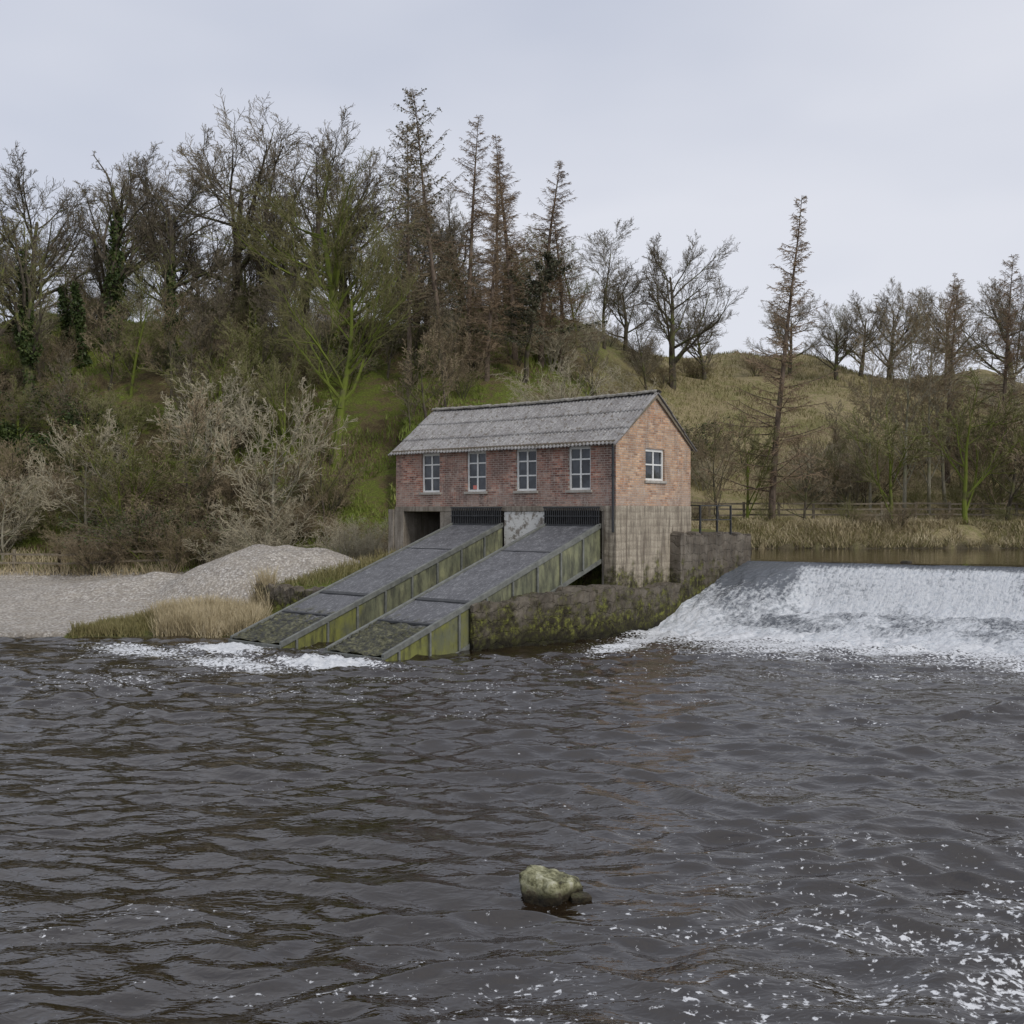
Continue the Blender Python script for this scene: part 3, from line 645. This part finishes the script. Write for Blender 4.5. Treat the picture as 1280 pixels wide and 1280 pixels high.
polls=[T_oak('poll_a',15,POLL,13,.36,.66,ivy=3000),T_oak('poll_b',16,POLL,13,.34,.7,[M_bark,M_twigolive,M_ivy],ivy=5000)]
slims=[T_oak('slim_a',17,SLIM,13,.15,.9),T_oak('slim_b',18,SLIM,13,.13,.9,[M_barkpale,M_twigbrown,M_ivy]),T_oak('slim_c',19,SLIM,13,.15,.9,[M_barkmoss,M_twigolive,M_ivy])]
ivycol=T_oak('ivycol',20,dict(POLL,ch=[5,4,3,2,0],st=[.6,.2,.1,.1,0]),6.5,.16,.85,ivy=2600)
larches=[T_larch('larch_a',31),T_larch('larch_b',32,lmax=3.8,dens=90),T_larch('larch_c',33,lmax=3.1,low=.12,dens=120,pw=.9)]
larchdark=T_larch('larch_d',34,h=16,mats=[M_barklarch,M_twigbrown,M_needle],lmax=4.0,low=.25,dens=75,needle=900,pw=.55)
spruce=T_larch('spruce_a',35,h=9,mats=[M_bark,M_twig,M_needle],lmax=4.6,low=.3,dens=28,needle=4500,twist=.06)
bushes=[T_bush('bush_a',41,3.5,9,[M_bark,M_twigbrown]),T_bush('bush_b',42,3.5,9,[M_barkpale,M_twigpale]),T_bush('bush_c',43,3.5,9,[M_barkmoss,M_twigolive]),T_bush('bush_d',44,3.,8,[M_bark,M_twigbrown,M_bramble],.9,leaf=1200),T_bush('bush_e',45,3.,8,[M_barkmoss,M_twig,M_ivy],.8,leaf=1500)]
palebush=T_bush('pale_willow',46,7,22,[M_barkpale,M_twigpale],.75,r=.06,P=dict(BUSH,n=[5,5,4,3,2],ch=[5,6,6,3,0]))
SM=dict(OAK,ch=[10,7,6,4,0])
small=[T_oak('small_a',51,SM,6,.10,.62,[M_barkmoss,M_twigolive,M_ivy]),T_oak('small_b',52,SM,6,.09,.66,[M_barkpale,M_twigpale,M_ivy]),T_oak('small_c',53,SM,6,.10,.62,[M_bark,M_twigbrown,M_ivy]),T_oak('small_d',54,dict(SLIM,ch=[16,6,4,3,0]),6,.07,.85,[M_bark,M_twig,M_ivy])]
def place(name,me,x,y,h,h0,lean=(0,0),parent=None,sx=1.,rz=None):
    o=obj(name,me,parent,(x,y,tz(x,y)),random.random()*6.28 if rz is None else rz); k=h/h0; o.scale=(k*sx,k*sx,k)
    o.rotation_euler=(lean[1],lean[0],o.rotation_euler[2]); return o
T=[
('bare_tree',oaks[0],-19.9,80,15.8,14,1.1),('bare_tree',oaks[1],-24,77,12.5,14,1.05),('bare_tree',oaks[3],-15.0,78,14.4,14,1.05),
('bare_tree',mossy,-9.5,59,16.3,16,.8),('bare_tree',oaks[2],-11.8,71,14.2,14,.95),
('ivy_clad_tree',polls[0],-26.3,72,13.6,13,.95),('ivy_clad_tree',polls[1],-28.2,64,13.2,13,.9),('ivy_clad_tree',polls[1],-31.5,63,14.0,13,1.1),
('ivy_clad_tree',ivycol,-28.9,71,7,6.5,1.),('ivy_clad_tree',ivycol,-27.3,70,7.5,6.5,.9),('ivy_clad_tree',polls[0],-21.6,70,9.5,13,.9),
('bare_tree',oaks[1],-33,74,12.5,14,1.),('bare_tree',slims[0],-8.0,75,10.5,13,1.2),('bare_tree',oaks[0],-7,80,9.,14,.9),
('bare_tree',oaks[3],-30,80,12.5,14,1.),('bare_tree',oaks[1],-12.5,82,12.,14,1.),('bare_tree',slims[0],-19,68,8,13,1.2),('bare_tree',slims[2],-23,66,8,13,1.2),('bare_tree',oaks[3],-3.5,81,9.5,14,1.),('bare_tree',slims[0],-14,66,9,13,1.1),('bare_tree',oaks[3],-26,84,9.5,14,1.1),
('larch_tree',larches[1],-2.8,70,15.4,16,1.05),('larch_tree',larches[2],0.2,70.5,14.8,16,1.2),('larch_tree',larches[0],1.9,71.5,13.6,16,1.3),
('larch_tree',larchdark,-6.4,69,16.4,16,.95),('larch_tree',larches[0],-1.1,74,13.2,16,1.2),('larch_tree',larches[1],3.2,72.5,10.5,16,1.5),('larch_tree',larches[2],-1.5,66,11.5,16,1.2),
('spruce_tree',spruce,.8,67,7.6,9,1.1),
('bare_tree',slims[0],6.7,80,10,13,1.3),('bare_tree',oaks[1],11.7,80,11.6,14,.8),('bare_tree',oaks[3],14.8,84,6.4,14,1.),('bare_tree',slims[2],4.6,78,8,13,1.3),('bare_tree',oaks[0],8.6,83,6.5,14,1.),('bare_tree',slims[0],9.4,76,7.5,13,1.2),
('larch_tree',larches[2],13.5,57,16.8,16,1.05),('bare_tree',oaks[0],22.3,88,6.8,14,.9),('bare_tree',oaks[1],28,88,6.5,14,1.),('bare_tree',oaks[3],31,90,8.,14,1.),('bare_tree',oaks[3],25.5,86,6.,14,1.1),
('birch_tree',slims[1],21.8,61,12.8,13,1.),('birch_tree',slims[1],23.8,62.5,12.5,13,1.),('birch_tree',slims[1],20.6,63,10.5,13,1.),('birch_tree',slims[1],25.4,64,11,13,1.1),
('larch_tree',larches[1],28.6,64,14.5,16,1.),('larch_tree',larches[2],29.4,60,13.8,16,1.1),('larch_tree',larches[0],31.8,62,15,16,1.1),('larch_tree',larches[1],27.0,68,12.5,16,1.2),
('alder_tree',small[0],23.4,56.4,8,6,1.),('alder_tree',small[2],10.8,56.6,5.8,6,.9),('alder_tree',small[0],12.3,57.3,6.0,6,.8),('alder_tree',small[2],15.2,57,5.2,6,1.),('alder_tree',small[0],19.6,56.8,6.8,6,.9),('alder_tree',small[2],25.6,57,7,6,1.1),
('alder_tree',small[0],28.,56.4,8,6,1.),
('hazel_tree',small[1],-11.2,51.5,8,6,.75),('hazel_tree',small[2],-9.0,53,6.,6,.7),('hazel_tree',small[1],-23,49.5,4.6,6,1.),('hazel_tree',small[1],-20.2,52,6.2,6,.9),('hazel_tree',small[2],-15,52,7.5,6,.9),('hazel_tree',small[0],-17.5,50.5,6.5,6,1.)]
for nm,me,x,y,h,h0,sx in T: place(nm,me,x,y,h,h0,(0,0),None,sx)
o=place('larch_tree',larchdark,-4.0,66.5,17.6,16,(0,0),None,.95,0.); o.rotation_euler=(0,-.13,0.)
place('willow_bush',palebush,3.0,60,6.4,7,(0,0),None,1.15); place('willow_bush',palebush,-6.2,46.5,2.8,7,(0,0),None,1.2)
ug=empty('undergrowth')
rn=random.Random(5)
def scat(n,x0,x1,y0,y1,hs,ws,cond=None):
    for i in range(n):
        x=rn.uniform(x0,x1); y=rn.uniform(y0,y1)
        if cond and not cond(x,y): continue
        me=rn.choices(bushes,ws)[0]; h0=3.5 if me in bushes[:3] else 3.
        place('shrub',me,x,y,rn.uniform(*hs),h0,(0,0),ug,rn.uniform(.9,1.5))
green=lambda x,y: not(-12<x<-4 and 52<y<66) and float(fbm(np.array([x*.12]),np.array([y*.12]),3)[0])<.25
scat(64,-31,-9,48.3,54.5,(1.5,3.8),[6,1.6,3,2,1])
scat(8,-9,-4,48.5,51,(1.,2.),[6,3,3,2,1])
scat(105,-36,-2,55,80,(1.7,3.9),[7,1.3,4,2,2],green)
scat(26,-3,12,62,80,(1.8,3.8),[6,3,2,1,.6])
scat(24,-36,12,80,86,(1.5,3.4),[5,1,3,1,0])
scat(9,8,20,84,90,(1,2.2),[4,1,3,1,0])
scat(22,18,36,59,70,(2,4),[5,2,3,0,0])
scat(12,9,34,55.5,57,(.8,2.),[4,2,3,1,0])
scat(9,-7,-3.5,44.5,50,(1.,1.9),[5,3,1,0,0])
scat(10,28,46,66,88,(3,5),[5,2,3,0,0])
sap=empty('hillside_saplings')
for i in range(64):
    x=rn.uniform(-34,5) if i<54 else rn.uniform(14,34); y=rn.uniform(54,79) if i<54 else rn.uniform(60,72)
    if -11.5<x<-6 and y<63: continue
    place('sapling',rn.choices(small,[3,1,3,5])[0],x,y,rn.uniform(3.5,7.5),6,(0,0),sap,rn.uniform(.75,1.1))
dtm=empty('distant_trees')
for i in range(30):
    x=rn.uniform(-45,4); y=rn.uniform(82,96); me=rn.choice([oaks[0],oaks[1],oaks[3]]+slims); place('tree',me,x,y,rn.uniform(5,9.5),14,(0,0),dtm)
for i in range(18):
    x=rn.uniform(28,60); y=rn.uniform(72,105); me=rn.choice(oaks[:2]+slims+larches[:1]); place('tree',me,x,y,rn.uniform(6,10),14,(0,0),dtm)
def leafmass(name,cx,cy,rx,rz_,n,mat,size=.1):
    rs=np.random.default_rng(int(cx*10)%97+3); P_=rs.normal(size=(n,3)); P_/=np.linalg.norm(P_,axis=1,keepdims=True); P_*=(rs.random((n,1))**.35)
    l=1+.9*fbm(P_[:,0]*2.3+cx,P_[:,1]*2+P_[:,2]*2.3,2); P_*=l[:,None]; P_*=np.array([rx,rx,rz_]); v,f=leaves(P_,size,rs)
    obj(name,np_mesh(name,v,f,[mat]),None,(cx,cy,tz(cx,cy)+rz_*.6))
leafmass('ivy_bush',-23.0,60,1.8,1.9,4500,M_ivy); leafmass('ivy_bush',-25.2,58.5,1.4,1.2,2500,M_ivy); leafmass('ivy_bush',-28.5,61,1.6,1.,2200,M_ivy); leafmass('ivy_bush',-21.2,57.5,1.0,1.1,1800,M_ivy)
# ------------------------------------------------------------ grass
def blades(name,X,Y,h,wd,mat,lean=.35,seed=1):
    rs=np.random.default_rng(seed); z=terr(X,Y)[0]; n=len(X); az=rs.random(n)*6.283; hh=h*rs.uniform(.5,1.2,n)*(1+.9*fbm(X*.8,Y*.8,seed)); ww=wd*rs.uniform(.6,1.3,n)
    px=np.cos(az)*ww/2; py=np.sin(az)*ww/2; la=rs.random(n)*6.283; ll=hh*lean*rs.random(n)*1.6; tx=X+np.cos(la)*ll; ty=Y+np.sin(la)*ll
    V=np.stack([np.stack([X-px,Y-py,z-.05],-1),np.stack([X+px,Y+py,z-.05],-1),np.stack([tx+px*.25,ty+py*.25,z+hh],-1),np.stack([tx-px*.25,ty-py*.25,z+hh],-1)],1).reshape(-1,3)
    obj(name,np_mesh(name,V,np.arange(4*n).reshape(-1,4),[mat]))
def clump(n,x0,x1,y0,y1,thr,sc,seed):
    rs=np.random.default_rng(seed); x=rs.uniform(x0,x1,n); y=rs.uniform(y0,y1,n); k=fbm(x*sc,y*sc,seed)>thr; return x[k],y[k]
x,y=clump(26000,-14.2,-8.0,33.5,37.0,-.25,.9,1); z,land,A,B,q=terr(x,y); k=(A>.05)&(x>-13.3+1.6*(y-34)*.4); x,y=x[k],y[k]
gm=x<-11.3+.8*fbm(x,y,2)
blades('riverside_straw_grass',x[~gm],y[~gm],.55,.025,M_grasstan,.5,2); blades('riverside_green_grass',x[gm],y[gm],.34,.03,M_grassolive,.5,3)
x,y=clump(50000,9,36,53,58.5,-.35,.6,4); z,land,A,B,q=terr(x,y); k=B>.3; x,y=x[k],y[k]; gm=RNG.random(len(x))<.5
blades('bank_straw_grass',x[~gm],y[~gm],.28,.045,M_grasstan,.9,5); blades('bank_green_grass',x[gm],y[gm],.26,.05,M_grassolive,.8,6)
x,y=clump(80000,-36,6,48.5,82,-.1,.25,7); blades('hill_green_grass',x,y,.26,.06,M_grassgreen,.7,8)
x,y=clump(40000,8,36,58,96,-.15,.3,9); blades('hill_straw_grass',x,y,.22,.06,M_grassolive,.7,10)
x,y=clump(6000,-8.6,-3.,36.,42,-.1,.8,11); lx,ly=local(x,y); k=(lx<-7.9)&(lx>-10.2)&(ly>-5.8)&(ly<-.2); blades('terrace_grass',x[k],y[k],.3,.03,M_grassolive,.6,12)
x,y=clump(7000,-31,-9,48,50.5,-.1,.5,13); blades('bank_edge_straw_grass',x,y,.4,.04,M_grasstan,.7,14)
def fence(name,pts,hp=1.15,rails=(.45,.75,1.05),sp=1.8):
    mb=MB(); rf=random.Random(3)
    for (xa,ya),(xb,yb) in zip(pts[:-1],pts[1:]):
        Ln=math.hypot(xb-xa,yb-ya); n=max(1,int(Ln/sp)); prev=None
        for i in range(n+1):
            x=xa+(xb-xa)*i/n; y=ya+(yb-ya)*i/n; z=tz(x,y); l=rf.uniform(-.04,.04)
            mb.hexa([(x-.06,y-.05,z-.2),(x+.06,y-.05,z-.2),(x+.06,y+.05,z-.2),(x-.06,y+.05,z-.2),(x-.06+l,y-.05,z+hp),(x+.06+l,y-.05,z+hp),(x+.06+l,y+.05,z+hp),(x-.06+l,y+.05,z+hp)])
            if prev:
                px_,py_,pz=prev
                for r_ in rails:
                    a=rf.uniform(-.03,.03); mb.hexa([(px_,py_-.08,pz+r_-.045+a),(x,y-.08,z+r_-.045),(x,y-.052,z+r_-.045),(px_,py_-.052,pz+r_-.045+a),(px_,py_-.08,pz+r_+.045+a),(x,y-.08,z+r_+.045),(x,y-.052,z+r_+.045),(px_,py_-.052,pz+r_+.045+a)])
            prev=(x,y,z)
    mb.make(name,[M_wood])
fence('wooden_fence',[(8.5,57.5),(18,58.8),(40,59.2)]); fence('wooden_fence',[(-34,48.6),(-20,48.4),(-15,48.9)],1.0,(.4,.8))
# ------------------------------------------------------------ world, sun, camera
w=bpy.data.worlds.new('World'); scene.world=w; w.use_nodes=True; nt=w.node_tree; bg=nt.nodes['Background']; bg.inputs[1].default_value=.108
sky=nt.nodes.new('ShaderNodeTexSky'); sky.sky_type='NISHITA'; sky.sun_disc=False; sky.sun_elevation=math.radians(38); sky.sun_rotation=math.radians(140)
tc=nt.nodes.new('ShaderNodeTexCoord'); mp=nt.nodes.new('ShaderNodeMapping'); mp.inputs['Scale'].default_value=(1,1,2.6); nt.links.new(tc.outputs['Generated'],mp.inputs[0])
no=nt.nodes.new('ShaderNodeTexNoise'); no.inputs['Scale'].default_value=1.3; no.inputs['Detail'].default_value=4; no.inputs['Roughness'].default_value=.45; nt.links.new(mp.outputs[0],no.inputs[0])
rp=nt.nodes.new('ShaderNodeValToRGB'); rp.color_ramp.elements[0].position=.34; rp.color_ramp.elements[0].color=(.48,.52,.63,1); rp.color_ramp.elements[1].position=.66; rp.color_ramp.elements[1].color=(.71,.725,.79,1); nt.links.new(no.outputs[0],rp.inputs[0])
sc=nt.nodes.new('ShaderNodeVectorMath'); sc.operation='SCALE'; sc.inputs['Scale'].default_value=10; nt.links.new(rp.outputs[0],sc.inputs[0])
mx=nt.nodes.new('ShaderNodeMix'); mx.data_type='RGBA'; mx.inputs[0].default_value=.93; nt.links.new(sky.outputs[0],mx.inputs[6]); nt.links.new(sc.outputs[0],mx.inputs[7]); nt.links.new(mx.outputs[2],bg.inputs[0])
sl=bpy.data.lights.new('sun','SUN'); sl.energy=1.5; sl.angle=math.radians(12); sl.color=(1,.96,.9); so=bpy.data.objects.new('sun',sl); link(so)
so.rotation_euler=Vector((-.5,.6,-.62)).to_track_quat('-Z','Y').to_euler()
cam=bpy.data.cameras.new('camera'); cam.lens=38.53; cam.sensor_width=36; cam.clip_end=3000; co=bpy.data.objects.new('camera',cam); link(co); co.location=(0,0,H); co.rotation_euler=(math.pi/2,0,0); scene.camera=co
scene.view_settings.view_transform='Standard'; scene.view_settings.look='None'; scene.view_settings.exposure=0
